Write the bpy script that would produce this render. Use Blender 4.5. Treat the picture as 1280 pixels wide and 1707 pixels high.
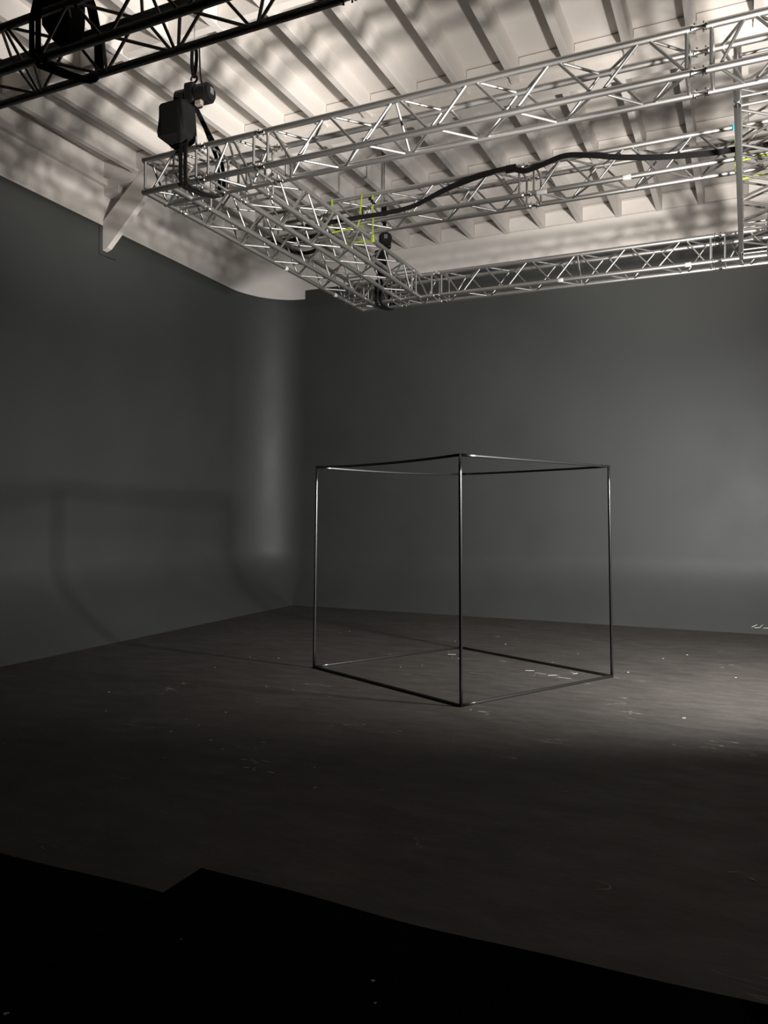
import bpy, bmesh, math, random
from mathutils import Vector, Matrix
random.seed(4)
C = bpy.context.scene.collection
for o in list(bpy.data.objects):
    bpy.data.objects.remove(o, do_unlink=True)

# ------------------------------------------------------------------ camera
# x runs along the back wall, y towards it, z up; metres; eye at 1.5 m
F_PX, YAW, PITCH, ROLL = 1303.0, math.radians(-24.963), math.radians(0.3353), math.radians(0.3568)
fw = Vector((math.sin(YAW)*math.cos(PITCH), math.cos(YAW)*math.cos(PITCH), math.sin(PITCH)))
rt = Vector((math.cos(YAW), -math.sin(YAW), 0))
up = rt.cross(fw)
r2 = rt*math.cos(ROLL) + up*math.sin(ROLL)
u2 = -rt*math.sin(ROLL) + up*math.cos(ROLL)
cd = bpy.data.cameras.new('camera'); cam = bpy.data.objects.new('camera', cd); C.objects.link(cam)
cam.matrix_world = Matrix(((r2.x, u2.x, -fw.x, 0), (r2.y, u2.y, -fw.y, 0), (r2.z, u2.z, -fw.z, 1.5), (0, 0, 0, 1)))
cd.sensor_fit = 'HORIZONTAL'; cd.sensor_width = 36.0; cd.lens = 36.0*F_PX/1280.0
cd.clip_start = 0.05; cd.clip_end = 200
bpy.context.scene.camera = cam

# ------------------------------------------------------------------ world, lights, exposure
w = bpy.data.worlds.new('world'); bpy.context.scene.world = w; w.use_nodes = True
w.node_tree.nodes['Background'].inputs[0].default_value = (0, 0, 0, 1)
w.node_tree.nodes['Background'].inputs[1].default_value = 0.0
vs = bpy.context.scene.view_settings
vs.view_transform = 'Standard'; vs.look = 'None'; vs.gamma = 1.0; vs.exposure = 0.0
vs.use_curve_mapping = False

def area(name, loc, target, power, col, size, size_y=None, spread=180):
    l = bpy.data.lights.new(name, 'AREA'); l.energy = power; l.color = col
    l.shape = 'RECTANGLE' if size_y else 'DISK'; l.size = size
    if size_y: l.size_y = size_y
    l.spread = math.radians(spread)
    o = bpy.data.objects.new(name, l); C.objects.link(o); o.location = loc
    o.rotation_euler = (Vector(target)-Vector(loc)).to_track_quat('-Z', 'Y').to_euler()
    return o
def spot(name, loc, target, power, col, angle, blend, radius):
    l = bpy.data.lights.new(name, 'SPOT'); l.energy = power; l.color = col
    l.spot_size = math.radians(angle); l.spot_blend = blend; l.shadow_soft_size = radius
    o = bpy.data.objects.new(name, l); C.objects.link(o); o.location = loc
    o.rotation_euler = (Vector(target)-Vector(loc)).to_track_quat('-Z', 'Y').to_euler()
    return o
# lamps out of frame to the right: one aimed up at the roof, two added fill spots, a side lamp
UP = Vector((1.02, 3.65, 2.15))
def aim(az, el, d=5.0):
    az, el = math.radians(az), math.radians(el)
    return UP+d*Vector((-math.sin(az)*math.cos(el), math.cos(az)*math.cos(el), math.sin(el)))
WARM = (1.0, 0.95, 0.895)
spot('up_lamp', UP, aim(10, 47), 1450, WARM, 112, 1.0, 0.11)
spot('left_wall_fill', UP, aim(65, 28), 4600, WARM, 38, 1.0, 0.14)  # added fill spot, no fixture of its own: evens out the far left whites
spot('back_wall_fill', UP, aim(14, 30.0), 2700, WARM, 39, 1.0, 0.14)  # likewise an added fill, brightening the white top of the back wall
SIDE = Vector((1.5, 6.2, 2.2))
spot('side_lamp', SIDE, aim(51, -19)-UP+SIDE, 3400, (1.0, 0.98, 0.95), 125, 1.0, 0.20)

# ------------------------------------------------------------------ materials
def mat(name, col, rough=0.5, metal=0.0, noise=0.0, scale=4.0, bump=0.0, bscale=60.0, rvar=0.0, spec=0.5, stretch=None):
    m = bpy.data.materials.new(name); m.use_nodes = True
    nt = m.node_tree; b = nt.nodes['Principled BSDF']
    b.inputs['Base Color'].default_value = (*col, 1); b.inputs['Roughness'].default_value = rough
    b.inputs['Metallic'].default_value = metal; b.inputs['Specular IOR Level'].default_value = spec
    tc = nt.nodes.new('ShaderNodeTexCoord'); vec = tc.outputs['Object']
    if stretch:
        mp = nt.nodes.new('ShaderNodeMapping'); mp.inputs['Scale'].default_value = stretch
        nt.links.new(vec, mp.inputs['Vector']); vec = mp.outputs['Vector']
    if noise or rvar:
        n = nt.nodes.new('ShaderNodeTexNoise'); n.inputs['Scale'].default_value = scale; n.inputs['Detail'].default_value = 6
        n.inputs['Roughness'].default_value = 0.6
        nt.links.new(vec, n.inputs['Vector'])
        if noise:
            mr = nt.nodes.new('ShaderNodeMapRange'); mr.inputs['From Min'].default_value = 0.3; mr.inputs['From Max'].default_value = 0.7
            mr.inputs['To Min'].default_value = 1-noise; mr.inputs['To Max'].default_value = 1+noise
            nt.links.new(n.outputs['Fac'], mr.inputs['Value'])
            mx = nt.nodes.new('ShaderNodeMix'); mx.data_type = 'RGBA'; mx.blend_type = 'MULTIPLY'; mx.inputs['Factor'].default_value = 1
            mx.inputs['A'].default_value = (*col, 1); nt.links.new(mr.outputs['Result'], mx.inputs['B'])
            nt.links.new(mx.outputs['Result'], b.inputs['Base Color'])
        if rvar:
            m2 = nt.nodes.new('ShaderNodeMapRange'); m2.inputs['From Min'].default_value = 0.3; m2.inputs['From Max'].default_value = 0.7
            m2.inputs['To Min'].default_value = max(0.02, rough-rvar); m2.inputs['To Max'].default_value = min(1, rough+rvar)
            nt.links.new(n.outputs['Fac'], m2.inputs['Value']); nt.links.new(m2.outputs['Result'], b.inputs['Roughness'])
    if bump:
        n2 = nt.nodes.new('ShaderNodeTexNoise'); n2.inputs['Scale'].default_value = bscale; n2.inputs['Detail'].default_value = 4
        nt.links.new(vec, n2.inputs['Vector'])
        bp = nt.nodes.new('ShaderNodeBump'); bp.inputs['Strength'].default_value = bump; bp.inputs['Distance'].default_value = 0.01
        nt.links.new(n2.outputs['Fac'], bp.inputs['Height']); nt.links.new(bp.outputs['Normal'], b.inputs['Normal'])
    return m

M = {}
M['cyc'] = mat('grey_wall_paint', (0.0335, 0.0357, 0.0343), 0.60, noise=0.06, scale=0.9, bump=0.05, bscale=35, rvar=0.05)
M['white'] = mat('white_wall_paint', (0.60, 0.565, 0.53), 0.62, noise=0.03, scale=3.0, bump=0.05, bscale=25)
M['rafter'] = mat('white_timber_paint', (0.60, 0.565, 0.53), 0.6, noise=0.035, scale=2.0, bump=0.08, bscale=12, stretch=(6, 1, 6))
M['alu'] = mat('aluminium_tube', (0.50, 0.49, 0.47), 0.42, 1.0)
M['alu_brace'] = mat('aluminium_brace', (0.36, 0.355, 0.345), 0.50, 1.0)
M['steel'] = mat('bright_steel', (0.80, 0.79, 0.77), 0.22, 1.0)
M['dark_pin'] = mat('dark_steel_pin', (0.08, 0.08, 0.08), 0.4, 0.8)
M['cube'] = mat('black_satin_tube', (0.005, 0.005, 0.005), 0.27, 0.0, spec=0.8)
M['black'] = mat('black_cable_rubber', (0.004, 0.004, 0.004), 0.65, noise=0.2, scale=15, spec=0.2)
M['fabric'] = mat('black_nylon_fabric', (0.005, 0.005, 0.005), 0.8, noise=0.2, scale=30, bump=0.3, bscale=200, spec=0.15)
M['housing'] = mat('black_hoist_housing', (0.005, 0.005, 0.005), 0.5, noise=0.2, scale=18, bump=0.1, bscale=80, spec=0.25)
M['label'] = mat('grey_rating_plate', (0.10, 0.10, 0.095), 0.5)
M['sticker'] = mat('white_sticker', (0.42, 0.42, 0.41), 0.5)
M['tan'] = mat('tan_warning_label', (0.20, 0.175, 0.145), 0.5, noise=0.2, scale=40)
M['lime'] = mat('lime_webbing', (0.20, 0.28, 0.018), 0.6, noise=0.1, scale=40)
M['teal'] = mat('teal_webbing', (0.03, 0.38, 0.46), 0.6)
M['mat'] = mat('black_duvetyne', (0.0035, 0.0033, 0.003), 0.95, noise=0.3, scale=3, spec=0.05)
M['scrap'] = mat('white_paper_scrap', (0.50, 0.48, 0.44), 0.7)
M['pole'] = mat('grey_primer_steel', (0.35, 0.34, 0.32), 0.55)

def floor_material():
    m = bpy.data.materials.new('dark_scuffed_floor'); m.use_nodes = True
    nt = m.node_tree; b = nt.nodes['Principled BSDF']; L = nt.links
    tc = nt.nodes.new('ShaderNodeTexCoord')
    def mapping(rot, sc):
        mp = nt.nodes.new('ShaderNodeMapping'); mp.inputs['Rotation'].default_value = (0, 0, rot); mp.inputs['Scale'].default_value = sc
        L.new(tc.outputs['Object'], mp.inputs['Vector']); return mp.outputs['Vector']
    def noise(vec, s, d=6):
        n = nt.nodes.new('ShaderNodeTexNoise'); n.inputs['Scale'].default_value = s; n.inputs['Detail'].default_value = d
        n.inputs['Roughness'].default_value = 0.65; L.new(vec, n.inputs['Vector']); return n.outputs['Fac']
    def rng(v, a, b_, c, d):
        r = nt.nodes.new('ShaderNodeMapRange'); r.inputs['From Min'].default_value = a; r.inputs['From Max'].default_value = b_
        r.inputs['To Min'].default_value = c; r.inputs['To Max'].default_value = d; L.new(v, r.inputs['Value']); return r.outputs['Result']
    def mul(a, b_):
        x = nt.nodes.new('ShaderNodeMath'); x.operation = 'MULTIPLY'; L.new(a, x.inputs[0]); L.new(b_, x.inputs[1]); return x.outputs[0]
    big = rng(noise(mapping(0.4, (1, 1, 1)), 0.8), 0.3, 0.7, 0.80, 1.20)
    mid = rng(noise(mapping(-0.5, (1.0, 3.2, 1)), 3.0), 0.3, 0.7, 0.74, 1.26)
    fine = rng(noise(mapping(0.35, (2, 9, 1)), 6.0), 0.3, 0.7, 0.80, 1.20)
    f = mul(mul(big, mid), fine)
    col = nt.nodes.new('ShaderNodeMix'); col.data_type = 'RGBA'; col.blend_type = 'MULTIPLY'; col.inputs['Factor'].default_value = 1
    col.inputs['A'].default_value = (0.0295, 0.0262, 0.0234, 1); L.new(f, col.inputs['B'])
    # thin pale scuffs: narrow bands of a stretched, warped noise, only in some patches
    sc = rng(noise(mapping(0.6, (0.55, 2.2, 1)), 2.3, 2), 0.497, 0.503, 0.0, 1.0)
    sc2 = rng(noise(mapping(0.6, (0.55, 2.2, 1)), 2.3, 2), 0.503, 0.509, 1.0, 0.0)
    patch = rng(noise(mapping(1.1, (1, 1, 1)), 1.7, 3), 0.58, 0.66, 0.0, 0.7)
    s = mul(mul(sc, sc2), patch)
    mx = nt.nodes.new('ShaderNodeMix'); mx.data_type = 'RGBA'; mx.inputs['B'].default_value = (0.19, 0.18, 0.165, 1)
    L.new(col.outputs['Result'], mx.inputs['A']); L.new(s, mx.inputs['Factor'])
    L.new(mx.outputs['Result'], b.inputs['Base Color'])
    L.new(rng(noise(mapping(0.2, (1, 2, 1)), 2.2), 0.3, 0.7, 0.50, 0.70), b.inputs['Roughness'])
    b.inputs['Specular IOR Level'].default_value = 0.28
    bp = nt.nodes.new('ShaderNodeBump'); bp.inputs['Strength'].default_value = 0.12; bp.inputs['Distance'].default_value = 0.01
    L.new(noise(mapping(0.0, (1, 1, 1)), 40), bp.inputs['Height']); L.new(bp.outputs['Normal'], b.inputs['Normal'])
    return m
M['floor'] = floor_material()

# ------------------------------------------------------------------ helpers
def link(name, me, material, parent=None, smooth=False):
    o = bpy.data.objects.new(name, me); C.objects.link(o)
    if material and not me.materials: me.materials.append(material)
    if parent: o.parent = parent
    if smooth:
        for p in me.polygons: p.use_smooth = True
    return o
def from_bm(name, bm, material, parent=None, smooth=False, origin=(0, 0, 0)):
    bmesh.ops.recalc_face_normals(bm, faces=bm.faces)
    if any(origin): bmesh.ops.translate(bm, verts=bm.verts, vec=-Vector(origin))
    me = bpy.data.meshes.new(name); bm.to_mesh(me); bm.free()
    o = link(name, me, material, parent, smooth)
    if any(origin): o.location = origin
    return o
def struct(o): o['kind'] = 'structure'; return o
def thing(name, label, cat, loc=(0, 0, 0), group=None):
    o = bpy.data.objects.new(name, None); C.objects.link(o); o.location = loc; o.empty_display_size = 0.2
    return tag(o, label, cat, group)
def tag(o, label, cat, group=None):
    o['label'] = label; o['category'] = cat
    if group: o['group'] = group
    return o
def bx(bm, x0, x1, y0, y1, z0, z1, bev=0.0):
    r = bmesh.ops.create_cube(bm, size=1.0)
    vs_ = r['verts']
    for v in vs_:
        v.co = Vector(((x0+x1)/2+v.co.x*(x1-x0), (y0+y1)/2+v.co.y*(y1-y0), (z0+z1)/2+v.co.z*(z1-z0)))
    if bev:
        es = list({e for v in vs_ for e in v.link_edges})
        bmesh.ops.bevel(bm, geom=es, offset=bev, segments=2, affect='EDGES', profile=0.5)
def box(name, material, parent, x0, x1, y0, y1, z0, z1, bev=0.0):
    bm = bmesh.new(); bx(bm, x0, x1, y0, y1, z0, z1, bev); return from_bm(name, bm, material, parent)
def prism(name, poly_xz, y0, y1, material, parent):     # polygon in x-z extruded along y
    bm = bmesh.new()
    a = [bm.verts.new((x, y0, z)) for x, z in poly_xz]; b = [bm.verts.new((x, y1, z)) for x, z in poly_xz]
    bm.faces.new(a); bm.faces.new(b[::-1]); n = len(a)
    for i in range(n): bm.faces.new((a[i], b[i], b[(i+1) % n], a[(i+1) % n]))
    return from_bm(name, bm, material, parent)
def lathe_mesh(name, prof, seg=16):                      # (radius, z) pairs about z
    bm = bmesh.new(); rings = []
    for r, z in prof:
        rings.append([bm.verts.new((r*math.cos(2*math.pi*i/seg), r*math.sin(2*math.pi*i/seg), z)) for i in range(seg)])
    for a, b in zip(rings, rings[1:]):
        for i in range(seg): bm.faces.new((a[i], a[(i+1) % seg], b[(i+1) % seg], b[i]))
    bm.faces.new(rings[0][::-1]); bm.faces.new(rings[-1])
    for f in bm.faces: f.smooth = len(f.verts) == 4
    me = bpy.data.meshes.new(name); bm.to_mesh(me); bm.free()
    return me
def align(o, p, q, r, parent_loc=(0, 0, 0)):              # lay a unit tube (z 0..1, radius 1) from p to q
    p = Vector(p)-Vector(parent_loc); q = Vector(q)-Vector(parent_loc); d = q-p
    o.rotation_mode = 'QUATERNION'; o.rotation_quaternion = d.to_track_quat('Z', 'Y')
    o.location = p; o.scale = (r, r, d.length)
UNIT = {}
def tube(name, p, q, r, material, parent=None, ploc=(0, 0, 0), seg=12):
    key = (material.name, seg)
    if key not in UNIT:
        UNIT[key] = lathe_mesh('tube_'+material.name, [(1, 0), (1, 1)], seg); UNIT[key].materials.append(material)
    o = bpy.data.objects.new(name, UNIT[key]); C.objects.link(o)
    if parent: o.parent = parent
    align(o, p, q, r, ploc); return o
def sweep(name, pts, material, parent=None, rad=0.01, seg=8, width=None, thick=None, side=None, smooth=True):
    """round cable (rad) or flat webbing (width x thick, width along 'side') through the points"""
    P = [Vector(p) for p in pts]; bm = bmesh.new(); rings = []
    for i, p in enumerate(P):
        t = (P[min(i+1, len(P)-1)]-P[max(i-1, 0)]).normalized()
        if width:
            sd = Vector(side); sd = (sd-t*sd.dot(t))
            if sd.length < 1e-3: sd = t.orthogonal()
            sd.normalize(); nn = t.cross(sd)
            ring = [p+sd*width/2+nn*thick/2, p-sd*width/2+nn*thick/2, p-sd*width/2-nn*thick/2, p+sd*width/2-nn*thick/2]
        else:
            a = t.cross(Vector((0.13, 0.31, 0.94))).normalized(); b = t.cross(a)
            ring = [p+(a*math.cos(2*math.pi*k/seg)+b*math.sin(2*math.pi*k/seg))*rad for k in range(seg)]
        rings.append([bm.verts.new(v) for v in ring])
    n = len(rings[0])
    for a, b in zip(rings, rings[1:]):
        for k in range(n): bm.faces.new((a[k], a[(k+1) % n], b[(k+1) % n], b[k]))
    bm.faces.new(rings[0][::-1]); bm.faces.new(rings[-1])
    return from_bm(name, bm, material, parent, smooth and not width)
def spline(pts, n=8):                                     # Catmull-Rom through the points
    P = [Vector(p) for p in pts]; P = [P[0]*2-P[1]]+P+[P[-1]*2-P[-2]]; out = []
    for i in range(1, len(P)-2):
        a, b, c, d = P[i-1:i+3]
        for k in range(n):
            t = k/n
            out.append(0.5*((2*b)+(c-a)*t+(2*a-5*b+4*c-d)*t*t+(3*b-a-3*c+d)*t**3))
    out.append(P[-2]); return out

# ------------------------------------------------------------------ setting: floor, cyclorama walls, ceiling
X0, X1, Y0 = -8.6, 9.5, -3.0
ZR, ZD = 6.01, 6.26                 # rafter underside, roof deck
YB = 12.08                          # back wall plane
box('floor', M['floor'], None, X0, X1, Y0, 12.4, -0.12, 0.0)['kind'] = 'structure'

A_L, A_B, B_H = 1.10, 0.79, 0.95    # run-in of the floor curve at the left / back wall, and its height
RX, RY = 0.82, 1.05                 # plan radii of the rounded corner
def swall(y): return -7.78-0.05*(y-6.0)
def cove(z):
    if z >= B_H: return 0.0
    return (1-z/B_H)**2
NT = 24
def path(z):
    """plan of the grey wall at height z: left wall, rounded corner (the seam at index len_left), back wall"""
    g = cove(z); rx, ry = RX*(1-g)+0.004, RY*(1-g)+0.004
    yc = YB-A_B*g-ry; out = []
    for i in range(15):
        y = Y0+(yc-Y0)*i/14; out.append((swall(y)+A_L*g, y))
    sc = swall(yc)+A_L*g+rx
    for i in range(1, NT+1):
        t = math.pi/2*i/NT; out.append((sc-rx*math.cos(t), yc+ry*math.sin(t)))
    nl = len(out)-1
    for i in range(1, 13): out.append((sc+(X1-sc)*i/12, YB-A_B*g))
    return out, nl
def strip(name, i0, i1, zs, material, parent=None):
    bm = bmesh.new(); rows = []
    for z in zs:
        p, nl = path(z); rows.append([bm.verts.new((x, y, z)) for x, y in p[i0:i1+1]])
    for a, b in zip(rows, rows[1:]):
        for k in range(len(a)-1): bm.faces.new((a[k], a[k+1], b[k+1], b[k]))
    me = bpy.data.meshes.new(name); bm.to_mesh(me); bm.free()
    return link(name, me, material, parent, True)
_, NL = path(1.0); NE = len(path(1.0)[0])-1
zc = [B_H*i/16 for i in range(17)]
zc = sorted(set([round(v, 5) for v in zc]+[0.0, B_H]))
wl = struct(strip('wall_left', 0, NL, zc+[1.5, 2.5, 3.5, 4.5, 5.39], M['cyc']))
wb = struct(strip('wall_back', NL, NE, zc+[1.5, 2.5, 3.5, 4.5, 5.545], M['cyc']))
strip('upper_wall', 0, NL, [5.39, 5.7, ZD+0.02], M['white'], wl)
strip('upper_wall', NL, NE, [5.545, 5.8, ZD+0.02], M['white'], wb)
struct(box('wall_right', M['cyc'], None, X1, X1+0.15, Y0, 12.4, -0.1, ZD+0.1))
struct(box('wall_front', M['cyc'], None, X0, X1, Y0-0.15, Y0, -0.1, ZD+0.1))
# dark joint line in the grey wall around the foot of the knee brace, pale marks near the floor at right
M['joint'] = mat('dark_joint', (0.006, 0.006, 0.006), 0.8)
o = sweep('panel_joint', [(swall(y)+0.002, y, z) for y, z in ((7.835, 5.385), (7.835, 4.985), (7.99, 4.988), (8.15, 4.998))], M['joint'], wl, rad=0.006, seg=6)
o['label'] = 'dark joint line cut in the grey wall'
for k, ps in enumerate((((0.051, 0.073), (0.116, 0.103)), ((0.080, 0.070), (0.094, 0.067), (0.144, 0.073), (0.187, 0.109)), ((0.186, 0.069), (0.243, 0.072), (0.262, 0.080)))):
    o = sweep('scuff_mark', [(x, YB-A_B*cove(z)-0.001, z) for x, z in ps], M['scrap'], wb, rad=0.0035, seg=6)
    o['label'] = 'pale scuff mark on the grey wall foot'
# white ledger strip along the left wall under the rafters
bm = bmesh.new()
pl = [(swall(y), y) for y in (Y0, 7.98)]
for (za, zb_, pr_) in ((5.915, 6.0, 0.075),):
    v = []
    for x, y in pl:
        v.append([bm.verts.new(c) for c in ((x-0.01, y, za), (x+pr_, y, za), (x+pr_, y, zb_), (x-0.01, y, zb_))])
    for k in range(4): bm.faces.new((v[0][k], v[0][(k+1) % 4], v[1][(k+1) % 4], v[1][k]))
    bm.faces.new(v[0]); bm.faces.new(v[1][::-1])
struct(from_bm('trim_1', bm, M['white']))

ceiling = struct(box('ceiling', M['white'], None, X0, X1, Y0, 12.4, ZD, ZD+0.12))
RW = 0.077
P1, P2 = 0.568, 0.574
def rafter_mesh(y0, y1):
    bm = bmesh.new(); bx(bm, -RW/2, RW/2, y0, y1, ZR, ZD+0.002, 0.003)
    me = bpy.data.meshes.new('rafter'); bm.to_mesh(me); bm.free(); me.materials.append(M['rafter']); return me
BEAM_Y0, BEAM_Y1, BEAM_Z = 7.91, 8.10, 5.90
ra, rb = rafter_mesh(Y0+0.02, BEAM_Y0), rafter_mesh(BEAM_Y1, YB-0.005)
front_x = [-3.905+P1*j for j in range(-6, 22)]
rear_x = [-4.066+P2*j for j in range(-6, 23)]
def child(name, me, parent, loc=(0, 0, 0)):
    o = bpy.data.objects.new(name, me); C.objects.link(o); o.parent = parent; o.location = loc; return o
for x in front_x: child('rafter', ra, ceiling, (x, 0, 0))
for x in rear_x: child('rafter', rb, ceiling, (x, 0, 0))
def board_mesh(wd, y0, y1, z0, z1):
    bm = bmesh.new(); bx(bm, -wd/2, wd/2, y0, y1, z0, z1, 0.003)
    me = bpy.data.meshes.new('blocking_board'); bm.to_mesh(me); bm.free(); me.materials.append(M['rafter']); return me
b0 = board_mesh(P1-RW-0.006, 5.83, 5.91, ZR+0.004, ZD+0.001)
b1 = board_mesh(P1-RW-0.008, 7.868, 7.909, ZR+0.03, ZD-0.012)
b2 = board_mesh(P2-RW-0.008, 10.05, 10.09, ZR+0.008, ZD-0.008)
b3 = board_mesh(P2-RW-0.008, 12.035, YB-0.006, ZR+0.012, ZD-0.030)
for x in front_x[:-1]:
    child('blocking_board', b0, ceiling, (x+P1/2, 0, 0)); child('blocking_board', b1, ceiling, (x+P1/2, 0, 0))
for x in rear_x[:-1]:
    child('blocking_board', b2, ceiling, (x+P2/2, 0, 0)); child('blocking_board', b3, ceiling, (x+P2/2, 0, 0))
mb = box('main_beam', M['rafter'], ceiling, -8.15, X1, BEAM_Y0, BEAM_Y1, BEAM_Z, ZD+0.001, 0.004)
# joist hangers: a U of folded plate under each rafter end
bm = bmesh.new()
bx(bm, -RW/2-0.004, RW/2+0.004, BEAM_Y0-0.07, BEAM_Y0-0.001, ZR-0.005, ZR-0.001)
for s in (-1, 1):
    xa = s*(RW/2+0.0025); bx(bm, xa-0.0015, xa+0.0015, BEAM_Y0-0.07, BEAM_Y0-0.001, ZR-0.005, ZR+0.16)
    bx(bm, min(xa, xa+s*0.04), max(xa, xa+s*0.04), BEAM_Y0-0.004, BEAM_Y0-0.0005, ZR-0.005, ZR+0.16)
me = bpy.data.meshes.new('joist_hanger'); bm.to_mesh(me); bm.free(); me.materials.append(M['rafter'])
for x in front_x: child('joist_hanger', me, ceiling, (x, 0, 0))
# knee brace from the left wall up to the beam, with the stub block above it
prism('knee_brace', [(-7.90, 5.05), (-7.80, 5.08), (-6.90, 5.90), (-6.90, ZR), (-7.22, ZR), (-7.90, 5.43)], 7.905, 7.99, M['white'], mb)
box('knee_brace_block', M['white'], mb, -7.90, -7.62, 7.92, 8.06, 5.80, 5.92, 0.003)

# ------------------------------------------------------------------ box trusses
ZB, ZT = 4.221, 4.491
RC, RB = 0.0235, 0.0098              # main tube, brace
COUP = lathe_mesh('coupler', [(0.024, 0.0), (0.026, 0.004), (0.026, 0.012), (0.019, 0.022), (0.016, 0.034), (0.016, 0.066), (0.019, 0.078), (0.026, 0.088), (0.026, 0.096), (0.024, 0.1)], 14)
COUP.materials.append(M['steel'])
PIN = lathe_mesh('pin', [(0.002, -0.033), (0.0045, -0.029), (0.0045, 0.027), (0.0065, 0.028), (0.0065, 0.032), (0.002, 0.034)], 8)
PIN.materials.append(M['dark_pin'])
class Truss:
    def __init__(s, label, base, group='box truss pieces of the ceiling rig', name='box_truss'):
        s.loc = Vector(base); s.t = thing(name, label, 'truss', base, group)
    def chord(s, p, q): return tube('main_tube', p, q, RC, M['alu'], s.t, s.loc, 16)
    def brace(s, p, q, r=RB): return tube('brace', p, q, r, M['alu_brace'], s.t, s.loc, 10)
    def sleeve(s, p, q):
        o = tube('sticker', p, q, RC+0.0012, M['sticker'], s.t, s.loc, 16); o['label'] = 'white sticker wrapped round the tube'; return o
    def coupler(s, axis, p, length=0.1):
        o = bpy.data.objects.new('coupler', COUP); C.objects.link(o); o.parent = s.t
        o.location = Vector(p)-s.loc; o['label'] = 'bright steel conical coupler'
        o.rotation_euler = (0, math.pi/2, 0) if axis == 'x' else (-math.pi/2, 0, 0)
        o.scale = (1, 1, length/0.1)
        for zz in (0.024, 0.076):
            k = bpy.data.objects.new('pin', PIN); C.objects.link(k); k.parent = o; k.location = (0, 0, zz)
            k.rotation_euler = (0, math.pi/2, 0) if axis == 'x' else (math.pi/2, 0, 0)
            k['label'] = 'dark locking pin'
        return o
    def box(s, axis, a0, a1, p0, p1, z0, z1, P, Q, flip=False, posts=(1, 1), diag=(), faces='ftbk', chords=(1, 1, 1, 1), gap=0.022, inset=0.02):
        """four tubes along an axis and zigzag braces on each face.  P are the nodes of chord 0 (p0,top) and 3 (p1,bottom)
        (or, flipped, of (p0,bottom) and (p1,top)); Q those of the other two."""
        def pt(a, c, z): return (a, c, z) if axis == 'x' else (c, a, z)
        ch = {'00': (p0, z1), '01': (p0, z0), '10': (p1, z1), '11': (p1, z0)}
        for (k, (c, z)), on in zip(ch.items(), chords):
            if on: s.chord(pt(a0, c, z), pt(a1, c, z))
        nodes = {'00': Q if flip else P, '11': Q if flip else P, '01': P if flip else Q, '10': P if flip else Q}
        face = {'f': ('00', '01'), 'k': ('10', '11'), 't': ('00', '10'), 'b': ('01', '11')}
        for fc in faces:
            A, B = face[fc]
            seq = sorted([(a, A) for a in nodes[A]]+[(a, B) for a in nodes[B]])
            if seq and seq[0][0]-a0 > 0.12: seq = [(a0+inset+gap, B if seq[0][1] == A else A)]+seq
            if seq and a1-seq[-1][0] > 0.12: seq = seq+[(a1-inset-gap, B if seq[-1][1] == A else A)]
            for (a, ka), (b, kb) in zip(seq, seq[1:]):
                if ka == kb: continue
                s.brace(pt(a+gap, *ch[ka]), pt(b-gap, *ch[kb]))
            for on, a in ((posts[0], a0+inset), (posts[1], a1-inset)):
                if on: s.brace(pt(a, *ch[A]), pt(a, *ch[B]), 0.0105)
        for a in diag: s.brace(pt(a, *ch['00']), pt(a, *ch['11']))
        return ch, pt
    def couplers(s, axis, a, p0, p1, z0, z1, length=0.1):
        for c in (p0, p1):
            for z in (z0, z1): s.coupler(axis, (a, c, z) if axis == 'x' else (c, a, z), length)
def rng_(a, b, step):
    out = []; x = a
    while x <= b+1e-6: out.append(round(x, 4)); x += step
    return out

A0, A1 = 5.10, 5.37     # front run (in depth)
C0, C1 = 8.95, 9.22     # back run
# front run
t = Truss('corner block of the truss rig at its front left corner, below the black hoist bag', (-4.5, 5.2, ZB))
t.box('x', -4.633, -4.06, A0, A1, ZB, ZT, [-4.29], [-4.56, -4.12], posts=(1, 1))
t.box('y', A0, 5.535, -4.61, -4.34, ZB, ZT, [5.40], [5.16], flip=True, posts=(0, 1), chords=(1, 1, 1, 1), faces='ftbk')
t.couplers('x', -4.06, A0, A1, ZB, ZT, 0.08); t.couplers('y', 5.535, -4.61, -4.34, ZB, ZT, 0.08)
t = Truss('short T piece of the front truss run, right of the sling at its left end', (-3.75, 5.2, ZB))
t.box('x', -3.98, -3.50, A0, A1, ZB, ZT, [-3.74], [-3.93, -3.55], posts=(1, 1))
t.box('y', A1, 5.535, -3.96, -3.69, ZB, ZT, [], [], posts=(0, 1))
t.couplers('x', -3.50, A0, A1, ZB, ZT, 0.09); t.couplers('y', 5.535, -3.96, -3.69, ZB, ZT, 0.08)
nP = rng_(-2.87, -0.5, 0.567); nQ = rng_(-3.153, -0.3, 0.567)
t = Truss('long front span of the silver truss rectangle, crossing the ceiling to the right edge', (-1.85, 5.2, ZB))
t.box('x', -3.41, -0.33, A0, A1, ZB, ZT, nP, nQ[:-1]+[nQ[-1]], diag=[-2.303])
t.couplers('x', -0.33, A0, A1, ZB, ZT, 0.1)
t = Truss('right front corner block of the silver truss rectangle at the photo edge', (0.05, 5.2, ZB))
t.box('x', -0.23, 0.95, A0, A1, ZB, ZT, [0.0, 0.56], [0.28, 0.84])
t.box('y', A1, 5.535, -0.07, 0.19, ZB, ZT, [], [], posts=(0, 1))
t.couplers('y', 5.535, -0.07, 0.19, ZB, ZT, 0.08)
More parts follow.
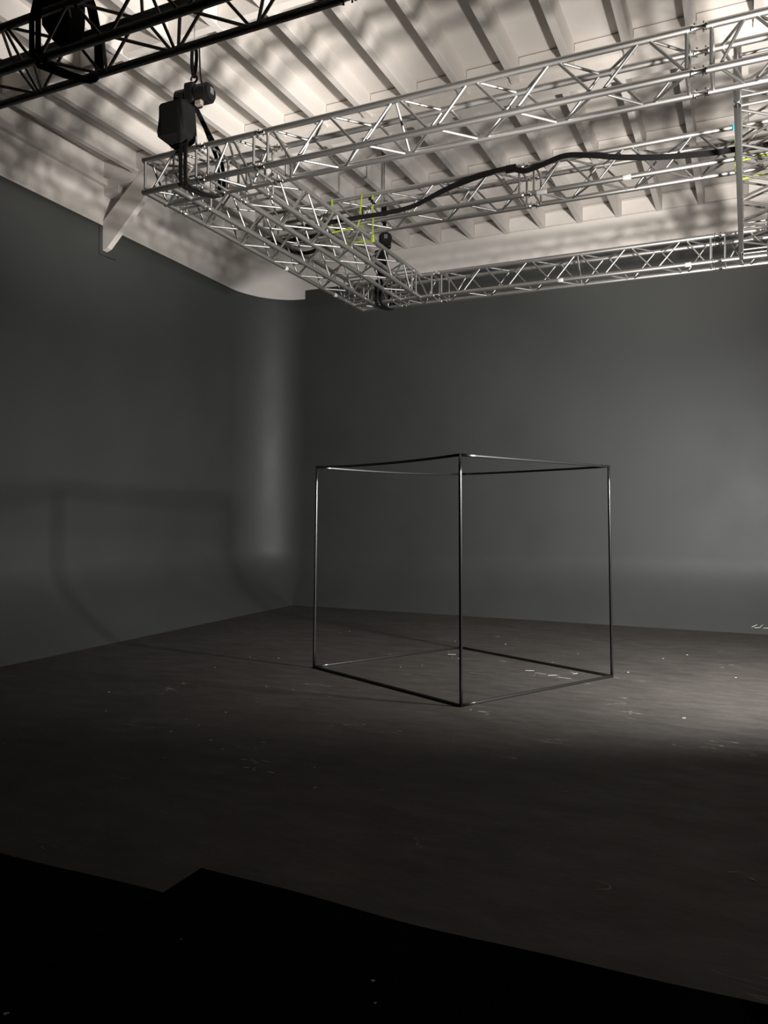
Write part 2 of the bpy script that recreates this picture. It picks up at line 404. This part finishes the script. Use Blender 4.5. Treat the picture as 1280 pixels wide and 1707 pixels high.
# left runs
nA = rng_(5.92, 8.5, 0.552); nB = rng_(6.19, 8.6, 0.552)
t = Truss('outer left span of the truss rig running back from the front left corner', (-4.475, 7.1, ZB))
t.box('y', 5.615, 8.70, -4.61, -4.34, ZB, ZT, nA, nB, flip=True)
t.couplers('y', 8.70, -4.61, -4.34, ZB, ZT, 0.09)
t.sleeve((-4.61, 7.28, ZB), (-4.61, 7.33, ZB)); t.sleeve((-4.61, 8.40, ZB), (-4.61, 8.46, ZB))
t = Truss('inner left span of the truss rig, parallel beside the outer one, under the lime straps', (-3.825, 7.1, ZB))
t.box('y', 5.615, 8.70, -3.96, -3.69, ZB, ZT, nB, nA, flip=True)
t.couplers('y', 8.70, -3.96, -3.69, ZB, ZT, 0.09)
# back run
t = Truss('back left corner block of the truss rig under the distant hoist', (-4.5, 9.1, ZB))
t.box('x', -4.633, -4.06, C0, C1, ZB, ZT, [-4.29], [-4.56, -4.12])
t.box('y', 8.79, C1, -4.61, -4.34, ZB, ZT, [9.08], [8.85], flip=True, posts=(1, 0))
t.couplers('x', -4.06, C0, C1, ZB, ZT, 0.08)
t = Truss('short T piece of the back truss run where the inner left span meets it', (-3.75, 9.1, ZB))
t.box('x', -3.98, -3.52, C0, C1, ZB, ZT, [-3.75], [-3.93, -3.57])
t.box('y', 8.79, C0, -3.96, -3.69, ZB, ZT, [], [], posts=(1, 0))
t.couplers('x', -3.52, C0, C1, ZB, ZT, 0.09)
t = Truss('long back span of the truss rig close to the grey back wall', (-1.9, 9.1, ZB))
cP = [-2.885, -2.32, -1.765, -1.21, -0.64]; cQ = [-3.16, -2.60, -2.04, -1.49, -0.925]
t.box('x', -3.43, -0.35, C0, C1, ZB, ZT, cP, cQ, diag=[-1.765])
t.couplers('x', -0.35, C0, C1, ZB, ZT, 0.1)
for a in (-0.62, -1.98): t.sleeve((a, C0, ZB), (a+0.06, C0, ZB))
t = Truss('back right corner block of the truss rig at the right edge of the photo', (0.05, 9.1, ZB))
t.box('x', -0.25, 0.95, C0, C1, ZB, ZT, [-0.02, 0.54], [0.26, 0.82])
t.box('y', 8.79, C0, -0.07, 0.19, ZB, ZT, [], [], posts=(1, 0))
# right run (its near tube reads as an upright pole in the picture)
t = Truss('right span of the truss rig seen end on, its near tube like an upright pole', (0.06, 7.1, ZB))
t.box('y', 5.615, 8.70, -0.07, 0.19, ZB, ZT, nB, nA, flip=True)
t.couplers('y', 8.70, -0.07, 0.19, ZB, ZT, 0.09)
# cross truss lying on top of the left and right runs
F0, F1, FB_, FT_ = 7.21, 7.49, 4.540, 4.810
t = Truss('cross truss lying on the left spans, carrying the black cable and lime straps', (-3.4, 7.35, FB_), 'box truss pieces of the ceiling rig')
t.box('x', -4.85, -1.95, F0, F1, FB_, FT_, rng_(-4.52, -2.2, 0.57), rng_(-4.235, -2.4, 0.57)+[-1.99])
t.couplers('x', -1.95, F0, F1, FB_, FT_, 0.1)
t = Truss('right half of the cross truss beyond its bolted joint, cable hanging along it', (-0.4, 7.35, FB_))
t.box('x', -1.85, 1.15, F0, F1, FB_, FT_, [-1.555, -0.985, -0.42, 0.15, 0.72], [-1.27, -0.70, -0.135, 0.435, 1.0])
t.sleeve((-1.80, F0, FB_), (-1.70, F0, FB_)); t.sleeve((-1.02, F0, FB_), (-0.95, F0, FB_))
# nearest run, top left corner of the frame
D0, D1 = 3.345, 3.615
t = Truss('dark nearest truss span crossing the top left corner of the photo', (-3.4, 3.48, ZB))
t.box('x', -5.40, -1.96, D0, D1, ZB, ZT, rng_(-5.26, -2.0, 0.5525), rng_(-4.98, -2.1, 0.5525), diag=[-4.155, -3.05])
t.couplers('x', -1.96, D0, D1, ZB, ZT, 0.1)
t = Truss('next span of the nearest truss, just above the top edge of the photo', (-0.4, 3.48, ZB))
t.box('x', -1.86, 1.2, D0, D1, ZB, ZT, rng_(-1.6, 1.0, 0.555), rng_(-1.32, 1.1, 0.555))

# ------------------------------------------------------------------ chain hoists, slings
def hoist(label, loc, axis, bag, hook_up, sc=1.0):
    """electric chain hoist hanging by its hook: loc is the middle of the motor body"""
    t = thing('chain_hoist', label, 'hoist', loc, 'electric chain hoists hanging over the rig')
    ang = math.atan2(axis[1], axis[0]); R = Matrix.Rotation(ang, 4, 'Z')
    def put(me_or_bm, name, material, parent=t, smooth=False):
        bm_ = me_or_bm; bmesh.ops.scale(bm_, vec=(sc, sc, sc), verts=bm_.verts); bm_.transform(R)
        return from_bm(name, bm_, material, parent, smooth)
    def cyl(r, x0, x1, seg=24, bev=0.012):
        bm_ = bmesh.new()
        bmesh.ops.create_cone(bm_, cap_ends=True, segments=seg, radius1=r, radius2=r, depth=x1-x0)
        bmesh.ops.bevel(bm_, geom=[e for e in bm_.edges if abs(e.verts[0].co.z-e.verts[1].co.z) < 1e-5], offset=bev, segments=2, affect='EDGES')
        bm_.transform(Matrix.Translation(((x0+x1)/2, 0, 0)) @ Matrix.Rotation(math.pi/2, 4, 'Y')); return bm_
    m = put(cyl(0.082, 0.035, 0.165), 'motor_housing', M['housing'])
    put(cyl(0.068, 0.160, 0.176, bev=0.006), 'end_cap', M['housing'], m)
    b = bmesh.new(); bx(b, 0.1765, 0.180, -0.018, 0.026, -0.012, 0.040); o = put(b, 'rating_plate', M['label'], m); o['label'] = 'small grey rating plate'
    put(cyl(0.074, -0.165, -0.045), 'gear_housing', M['housing'])
    b = bmesh.new(); bx(b, -0.055, 0.045, -0.078, 0.078, -0.075, 0.092, 0.02); c = put(b, 'body', M['housing'])
    b = bmesh.new(); bx(b, 0.05, 0.115, -0.062, -0.02, -0.112, -0.070, 0.006); o = put(b, 'warning_label', M['tan'], m); o['label'] = 'tan warning label'
    # hook: bent round bar above the body
    pts = [(0, 0, 0.085), (0, 0, 0.115)]+[(0.030*math.sin(a)+0.0, 0, 0.147-0.030*math.cos(a)) for a in [math.radians(d) for d in range(0, 290, 20)]]
    k = sweep('hook', [R.to_3x3() @ (Vector(p)*sc) for p in pts], M['housing'], t, rad=0.009*sc)
    # load chain and chain bag
    lx, ly, z0, z1, wx, wy = bag
    bm_ = bmesh.new(); rings = []
    prof = [(0.86, 1.0), (0.96, 0.93), (1.0, 0.6), (1.04, 0.28), (1.0, 0.14), (0.72, 0.05), (0.55, 0.0)]
    for s_, f in prof:
        z = z0+(z1-z0)*f; ring = []
        for i in range(20):
            a = 2*math.pi*(i+0.5)/20; ca, sa = math.cos(a), math.sin(a); p_ = 0.28
            wob = 1+0.03*math.sin(5*a+7*f)
            x = lx+wx/2*s_*math.copysign(abs(ca)**p_, ca)*wob; y = ly+wy/2*s_*math.copysign(abs(sa)**p_, sa)*wob
            ring.append(bm_.verts.new((x, y, z-0.02*math.sin(a+0.8)*(1-f))))
        rings.append(ring)
    for a, b_ in zip(rings, rings[1:]):
        for i in range(20): bm_.faces.new((a[i], a[(i+1) % 20], b_[(i+1) % 20], b_[i]))
    bm_.faces.new(rings[-1]); bm_.faces.new(rings[0][::-1])
    o = from_bm('chain_bag', bm_, M['fabric'], t); o['label'] = 'black fabric chain bag'
    sweep('bag_strap', [(lx*0.2, ly*0.2, -0.06*sc), (lx*0.8, ly, z1*0.6+z0*0.0), (lx, ly, z1-0.01)], M['fabric'], t, width=0.05, thick=0.004, side=(1, 0, 0))
    return t
def sling(label, pts, width=0.034, group='black round slings of the hoists', mat_='fabric', side=(1, 0, 0), thick=0.010):
    o = sweep('sling', pts, M[mat_], None, width=width, thick=thick, side=side)
    return tag(o, label, 'sling', group)

# hoist over the front left corner
H1 = (-4.22, 5.24, 5.01)
h = hoist('black chain hoist with square fabric bag above the front left truss corner', H1, (1, 0.03), (-0.070, -0.13, -0.455, -0.12, 0.27, 0.18), 5.17)
sweep('load_chain', [(0, 0, -0.07), (0.02, 0.01, -0.40)], M['dark_pin'], h, rad=0.010)
sling('black sling holding the front hoist by its hook', spline([(-4.236, 5.235, 5.42), (-4.245, 5.24, 5.33), (-4.238, 5.24, 5.24), (-4.222, 5.24, 5.166)], 4)+spline([(-4.206, 5.24, 5.24), (-4.200, 5.245, 5.33), (-4.206, 5.245, 5.42)], 4), 0.03)
tag(sweep('hanger_wire', [(-4.222, 5.243, 5.40), (-4.222, 5.25, ZD)], M['dark_pin'], None, rad=0.004), 'thin wire from the roof down to the front hoist sling', 'wire', 'hanger wires')
tag(sweep('control_cable', spline([(-4.17, 5.24, 5.43), (-4.155, 5.23, 5.30), (-4.14, 5.22, 5.18), (-4.125, 5.22, 5.09)], 6), M['black'], None, rad=0.007), 'thin black cable dropping to the front hoist motor', 'cable')
for dx, lb in ((0.0, 'left strand of black sling wrapped under the front left truss corner'), (0.048, 'right strand of black sling wrapped under the front left truss corner')):
    sling(lb, [(-4.235+dx*0.3, 5.16, 4.70), (-4.212+dx, 5.075, 4.54), (-4.212+dx, 5.066, 4.36), (-4.208+dx, 5.066, 4.235), (-4.203+dx, 5.078, 4.200), (-4.190+dx, 5.10, 4.186),
              (-4.14+dx, 5.23, 4.172), (-4.09+dx, 5.37, 4.186), (-4.078+dx, 5.395, 4.200), (-4.075+dx, 5.405, 4.235), (-4.08+dx, 5.405, 4.38), (-4.10+dx, 5.385, 4.55), (-4.150+dx*0.2, 5.30, 4.76), (-4.215+dx*0.2, 5.235, 4.935)], 0.030, thick=0.012)
# distant hoist over the back left corner
H2 = (-4.245, 9.10, 5.03)
h = hoist('small distant black chain hoist hanging near the back wall above the truss', H2, (0.45, -0.89), (-0.06, 0.02, -0.42, -0.10, 0.15, 0.14), 5.14)
sweep('load_chain', [(0.03, 0, -0.07), (0.03, 0.0, -0.60)], M['steel'], h, rad=0.010)
sling('black sling holding the distant hoist below the cross truss', [(-4.275, 9.10, 5.50), (-4.27, 9.10, 5.3), (-4.25, 9.10, 5.175), (-4.245, 9.105, 5.3), (-4.25, 9.105, 5.50)], 0.04)
tag(sweep('hanger_pole', [(-4.30, 9.12, 5.30), (-4.30, 9.12, ZD)], M['pole'], None, rad=0.016), 'thin grey drop pole beside the distant hoist sling', 'pole')
tag(sweep('hanger_wire', [(-4.262, 9.102, 5.48), (-4.262, 9.102, ZD)], M['dark_pin'], None, rad=0.004), 'thin wire from the roof down to the distant hoist sling', 'wire', 'hanger wires')
for dx, lb in ((0.0, 'left strand of black sling under the back left truss corner'), (0.06, 'right strand of black sling under the back left truss corner')):
    sling(lb, [p for p in ([(-4.24, 9.085, 4.45), (-4.28+dx, 8.93, 4.50), (-4.285+dx, 8.916, 4.36), (-4.285+dx, 8.916, 4.235), (-4.275+dx, 8.95, 4.186), (-4.26+dx, 9.085, 4.175),
                      (-4.25+dx, 9.22, 4.186), (-4.245+dx, 9.255, 4.235), (-4.245+dx, 9.255, 4.38), (-4.25+dx, 9.235, 4.53), (-4.22, 9.10, 4.47)])], 0.04, thick=0.012)
# hoist on the nearest run, cut by the top of the frame
H3 = (-3.80, 3.48, 5.06)
h = hoist('black hoist bag inside the nearest truss at the top left edge', H3, (0.9, 0.3), (0.0, 0.0, -0.685, -0.12, 0.20, 0.17), 5.2)
tag(sweep('hanger_wire', [(-3.80, 3.48, 5.20), (-3.80, 3.48, ZD)], M['dark_pin'], None, rad=0.005), 'wire holding the nearest hoist from the roof', 'wire', 'hanger wires')
for dx, lb in ((0.0, 'left strand of black sling around the nearest truss'), (0.052, 'right strand of black sling around the nearest truss')):
    sling(lb, [p for p in ([(-3.80, 3.47, 5.02), (-3.86+dx*0.6, 3.345, 4.66), (-3.875+dx, 3.312, 4.45), (-3.872+dx, 3.312, 4.25), (-3.855+dx, 3.345, 4.185), (-3.78+dx, 3.48, 4.172),
                      (-3.705+dx*0.6, 3.615, 4.186), (-3.69+dx*0.6, 3.65, 4.25), (-3.70+dx*0.6, 3.65, 4.45), (-3.73+dx*0.6, 3.62, 4.66), (-3.79, 3.50, 5.02)])], 0.036, thick=0.012)

# ------------------------------------------------------------------ cables and straps on the cross truss
def cable(label, pts, width=0.045, n=6, rad=None):
    o = sweep('cable_loom', spline(pts, n), M['black'], None, rad=rad or 0.02, width=None if rad else width, thick=None if rad else 0.016, side=(0, 0, 1))
    return tag(o, label, 'cable', 'black cables on the cross truss')
cable('flat black cable loom drooping left along the cross truss', [(-4.55, 7.17, 4.60), (-4.3, 7.165, 4.585), (-4.044, 7.155, 4.575), (-3.62, 7.155, 4.574), (-3.32, 7.155, 4.572), (-3.02, 7.155, 4.596), (-2.70, 7.155, 4.70), (-2.40, 7.16, 4.775), (-2.10, 7.165, 4.80), (-2.02, 7.17, 4.80)], 0.042)
cable('flat black cable loom hanging right along the cross truss to the photo edge', [(-2.02, 7.17, 4.785), (-1.90, 7.155, 4.74), (-1.75, 7.155, 4.765), (-1.535, 7.15, 4.808), (-1.32, 7.15, 4.775), (-1.05, 7.15, 4.705), (-0.70, 7.15, 4.640), (-0.32, 7.15, 4.60), (-0.09, 7.15, 4.592), (0.14, 7.15, 4.585), (0.6, 7.16, 4.62)], 0.045)
cable('second thin black cable beside the loom left of the truss joint', [(-2.95, 7.15, 4.60), (-2.68, 7.15, 4.685), (-2.40, 7.155, 4.745), (-2.20, 7.16, 4.775)], 0.02)
tag(box('cable_clamp', M['fabric'], None, -2.09, -1.99, 7.165, 7.182, 4.755, 4.83, 0.004), 'black tape clamp holding cable looms to the cross truss', 'clamp')
# tangle of spare cable at the left end of the cross truss
cable('black cable coil hanging in a loop between the two left spans', [(-4.93, 7.53, 4.66), (-4.80, 7.53, 4.585), (-4.70, 7.53, 4.50), (-4.60, 7.53, 4.46), (-4.47, 7.53, 4.44), (-4.36, 7.53, 4.465), (-4.33, 7.53, 4.56), (-4.42, 7.53, 4.62)], rad=0.020)
cable('thick black cable bundle drooping at the left end of cross truss', [(-4.98, 7.53, 4.70), (-4.88, 7.53, 4.66), (-4.76, 7.53, 4.64), (-4.66, 7.53, 4.57), (-4.56, 7.53, 4.56), (-4.47, 7.53, 4.64), (-4.46, 7.53, 4.72)], rad=0.026)
cable('black cable lying along the back of the cross truss', [(-4.9, 7.46, 4.60), (-4.6, 7.44, 4.575), (-4.3, 7.43, 4.58), (-4.05, 7.38, 4.575), (-3.9, 7.3, 4.58)], rad=0.022)
tag(sweep('hook_chain', spline([(-4.74, 7.5, 4.56), (-4.70, 7.5, 4.53), (-4.66, 7.5, 4.56), (-4.69, 7.5, 4.60), (-4.72, 7.51, 4.62)], 5), M['steel'], None, rad=0.010), 'bright steel hook in the cable tangle', 'hook')
def lime(label, pts, width=0.026, m='lime', side=(1, 0, 0)):
    o = sweep('ratchet_strap', pts, M[m], None, width=width*0.75, thick=0.004, side=side)
    return tag(o, label, 'strap', 'lime ratchet straps on the cross truss')
lime('lime strap around the cross truss, leftmost of the left group', [(-3.965, 7.23, 4.838), (-3.965, 7.178, 4.815), (-3.968, 7.176, 4.55), (-3.968, 7.185, 4.51)])
lime('lime strap hanging down and running left under the cross truss', [(-3.612, 7.23, 4.838), (-3.614, 7.178, 4.815), (-3.640, 7.174, 4.56), (-3.655, 7.17, 4.50), (-3.69, 7.165, 4.480), (-3.80, 7.164, 4.474), (-3.956, 7.165, 4.468)], 0.022)
lime('lime strap on the far side of the cross truss, second from left', [(-3.78, 7.525, 4.815), (-3.78, 7.527, 4.54), (-3.79, 7.52, 4.46)])
s_ = lime('lime strap with knotted end, rightmost of the left group', [(-3.525, 7.20, 4.815), (-3.49, 7.174, 4.79), (-3.484, 7.172, 4.53), (-3.482, 7.165, 4.36), (-3.49, 7.16, 4.315), (-3.60, 7.16, 4.322), (-3.764, 7.162, 4.330)], 0.020)
bm = bmesh.new(); bx(bm, -3.503, -3.463, 7.15, 7.18, 4.30, 4.345, 0.010); bx(bm, -3.492, -3.468, 7.152, 7.176, 4.335, 4.375, 0.008); from_bm('knot', bm, M['lime'], s_)
bm = bmesh.new(); bx(bm, -3.53, -3.50, 7.155, 7.172, 4.735, 4.765, 0.004); bx(bm, -3.505, -3.475, 7.150, 7.170, 4.705, 4.735, 0.004); bx(bm, -3.485, -3.455, 7.155, 7.172, 4.685, 4.705, 0.004)
o = from_bm('ratchet_buckle', bm, M['black'], s_); o['label'] = 'black ratchet buckle'
s_ = lime('lime strap with teal end beside the upright looking tube at right', [(-0.098, 7.23, 4.836), (-0.098, 7.18, 4.815), (-0.096, 7.174, 4.62), (-0.094, 7.174, 4.50), (-0.09, 7.165, 4.41)], 0.038)
o = sweep('strap_end', [(-0.104, 7.226, 4.842), (-0.104, 7.172, 4.816), (-0.102, 7.168, 4.765)], M['teal'], s_, width=0.046, thick=0.004, side=(1, 0, 0)); o['label'] = 'teal strap end'
lime('upper lime strap running right under the cross truss at photo edge', [(-0.09, 7.16, 4.49), (0.05, 7.16, 4.505), (0.4, 7.16, 4.505)], 0.018, side=(0, 0, 1))
lime('lower lime strap running right under the cross truss at photo edge', [(-0.09, 7.16, 4.335), (0.05, 7.16, 4.346), (0.4, 7.16, 4.348)], 0.018, side=(0, 0, 1))

# ------------------------------------------------------------------ the black cube frame
Bc = [(-2.049, 5.866), (-3.880, 6.721), (-1.155, 7.588), (-2.969, 8.480)]      # front, left, right, back
Tc = [(-2.043, 5.795), (-3.879, 6.752), (-1.196, 7.600), (-2.969, 8.436)]
cube = thing('cube_frame', 'black open cube frame of thin square tubes standing on the floor', 'sculpture', (-2.5, 7.15, 0.0))
def bar(name, p, q, sag=0.0, hw=0.0115, vertical=False):
    p, q = Vector(p), Vector(q); n = 12; NK = 20; d = (q-p).normalized(); bm = bmesh.new(); rings = []
    sd = Vector((0.42, 0.907, 0)) if vertical else d.cross(Vector((0, 0, 1))).normalized()
    if vertical: sd = (sd-d*sd.dot(d)).normalized()
    nn = d.cross(sd)
    for i in range(n+1):
        t = i/n; c = p.lerp(q, t)+Vector((0, 0, -sag*4*t*(1-t)))
        ring = []
        for k in range(NK):
            w = 2*math.pi*(k+0.5)/NK; ca, sa = math.cos(w), math.sin(w); e = 0.45
            ring.append(bm.verts.new(c+sd*hw*math.copysign(abs(ca)**e, ca)+nn*hw*math.copysign(abs(sa)**e, sa)))
        rings.append(ring)
    for a, b in zip(rings, rings[1:]):
        for k in range(NK):
            f = bm.faces.new((a[k], a[(k+1) % NK], b[(k+1) % NK], b[k])); f.smooth = True
    bm.faces.new(rings[0][::-1]); bm.faces.new(rings[-1])
    bmesh.ops.translate(bm, verts=bm.verts, vec=-Vector((-2.5, 7.15, 0)))
    return from_bm(name, bm, M['cube'], cube)
zb_, zt_ = 0.012, 1.988
for (i, j, sg) in ((0, 1, 0.020), (0, 2, 0.0), (1, 3, 0.018), (2, 3, 0.006)):
    bar('top_rail', (*Tc[i], zt_), (*Tc[j], zt_), sg)
    bar('bottom_rail', (*Bc[i], zb_), (*Bc[j], zb_), 0.0)
for i in range(4): bar('post', (*Bc[i], 0.0), (*Tc[i], zt_+0.011), vertical=True)

# ------------------------------------------------------------------ black floor cloths, scraps
def cloth(label, x0, x1, y0, y1, edge):
    bm = bmesh.new(); nx, ny = 60, 10; g = []
    for i in range(nx+1):
        x = x0+(x1-x0)*i/nx; row = []
        for j in range(ny+1):
            f = j/ny; y = y0+(y1+edge(x)-y0)*f
            z = 0.006+0.003*math.sin(3.1*x+1.7*y)*math.sin(2.3*y+0.6*x)
            row.append(bm.verts.new((x, y, z)))
        g.append(row)
    for i in range(nx):
        for j in range(ny): bm.faces.new((g[i][j], g[i+1][j], g[i+1][j+1], g[i][j+1]))
    r = bmesh.ops.solidify(bm, geom=bm.faces[:], thickness=-0.003)
    o = from_bm('floor_cloth', bm, M['mat'], None, True)
    return tag(o, label, 'cloth', 'black cloths on the floor')
cloth('black floor cloth at the bottom left, its edge stepped back from the next', -5.2, -2.094, -1.0, 2.43, lambda x: 0.012*math.sin(2.1*x)+0.006*math.sin(5.0*x))
cloth('black floor cloth across the bottom, reaching further onto the floor', -2.092, 2.6, -1.0, 2.675, lambda x: 0.014*math.sin(2.6*x+1.0)+0.005*math.sin(7*x))
bm = bmesh.new()
def scrap(x, y, l, wd, a, z=0.0015):
    c, s = math.cos(a), math.sin(a); wd *= 0.65; l *= 0.85
    q = [(-l/2, -wd/2), (l/2, -wd/2*0.6), (l/2*0.9, wd/2), (-l/2*0.95, wd/2*0.7)]
    lo = [bm.verts.new((x+c*u-s*v, y+s*u+c*v, z)) for u, v in q]; hi = [bm.verts.new((x+c*u-s*v, y+s*u+c*v, z+0.002)) for u, v in q]
    bm.faces.new(hi); bm.faces.new(lo[::-1])
    for k in range(4): bm.faces.new((lo[k], lo[(k+1) % 4], hi[(k+1) % 4], hi[k]))
SCR = [(-2.80, 4.00, .045, .006, .2), (-2.74, 4.01, .06, .005, -.3), (-2.70, 3.98, .03, .01, .8), (-2.66, 4.03, .08, .004, -.25), (-2.70, 3.88, .04, .012, .3), (-2.65, 3.89, .03, .01, 1.0),
       (-2.63, 3.86, .02, .01, .2), (-2.52, 3.87, .055, .008, -.15), (-3.62, 4.30, .025, .012, .3), (-3.24, 4.25, .035, .008, -.1), (-3.05, 4.12, .02, .01, .4), (-2.90, 4.36, .04, .005, .2),
       (-3.75, 4.62, .02, .008, .1), (-3.6, 4.9, .015, .01, .5), (-2.5, 5.05, .03, .006, .1), (-2.2, 5.0, .05, .006, .05), (-1.93, 7.55, .10, .006, .3), (-1.80, 7.45, .14, .005, -.2), (-1.68, 7.42, .10, .006, .5),
       (-1.55, 7.35, .16, .005, -.1), (-1.50, 7.6, .07, .005, .9), (-1.32, 7.2, .10, .005, -.6), (-2.92, 8.05, .10, .010, .3), (-2.75, 7.85, .06, .010, .05), (-0.43, 6.28, .03, .02, .3), (-0.2, 5.7, .08, .004, -.2), (0.02, 3.60, .04, .006, -.4),
       (-0.05, 3.64, .05, .004, .3), (0.10, 3.57, .03, .01, -.1), (-0.9, 4.3, .03, .005, .2), (-0.6, 9.2, .02, .015, .2), (-0.1, 8.1, .02, .015, .6), (-1.05, 7.9, .02, .018, .1)]
for a in SCR: scrap(*a)
for x, y, l in ((-1.085, 2.27, .016), (-1.03, 2.17, .011), (-1.8, 2.2, .006), (-2.0, 1.65, .02)): scrap(x, y, l, l*0.4, 0.5, 0.011); scrap(x+0.003, y-0.004, l*0.7, l*0.3, 1.6, 0.0115)
for _ in range(40):
    scrap(random.uniform(-5, 1), random.uniform(3.2, 9.5), random.uniform(.006, .02), random.uniform(.004, .010), random.uniform(0, 3))
o = from_bm('debris', bm, M['scrap']); o['kind'] = 'stuff'
tag(o, 'tiny white paper and tape scraps scattered over the dark floor', 'debris')
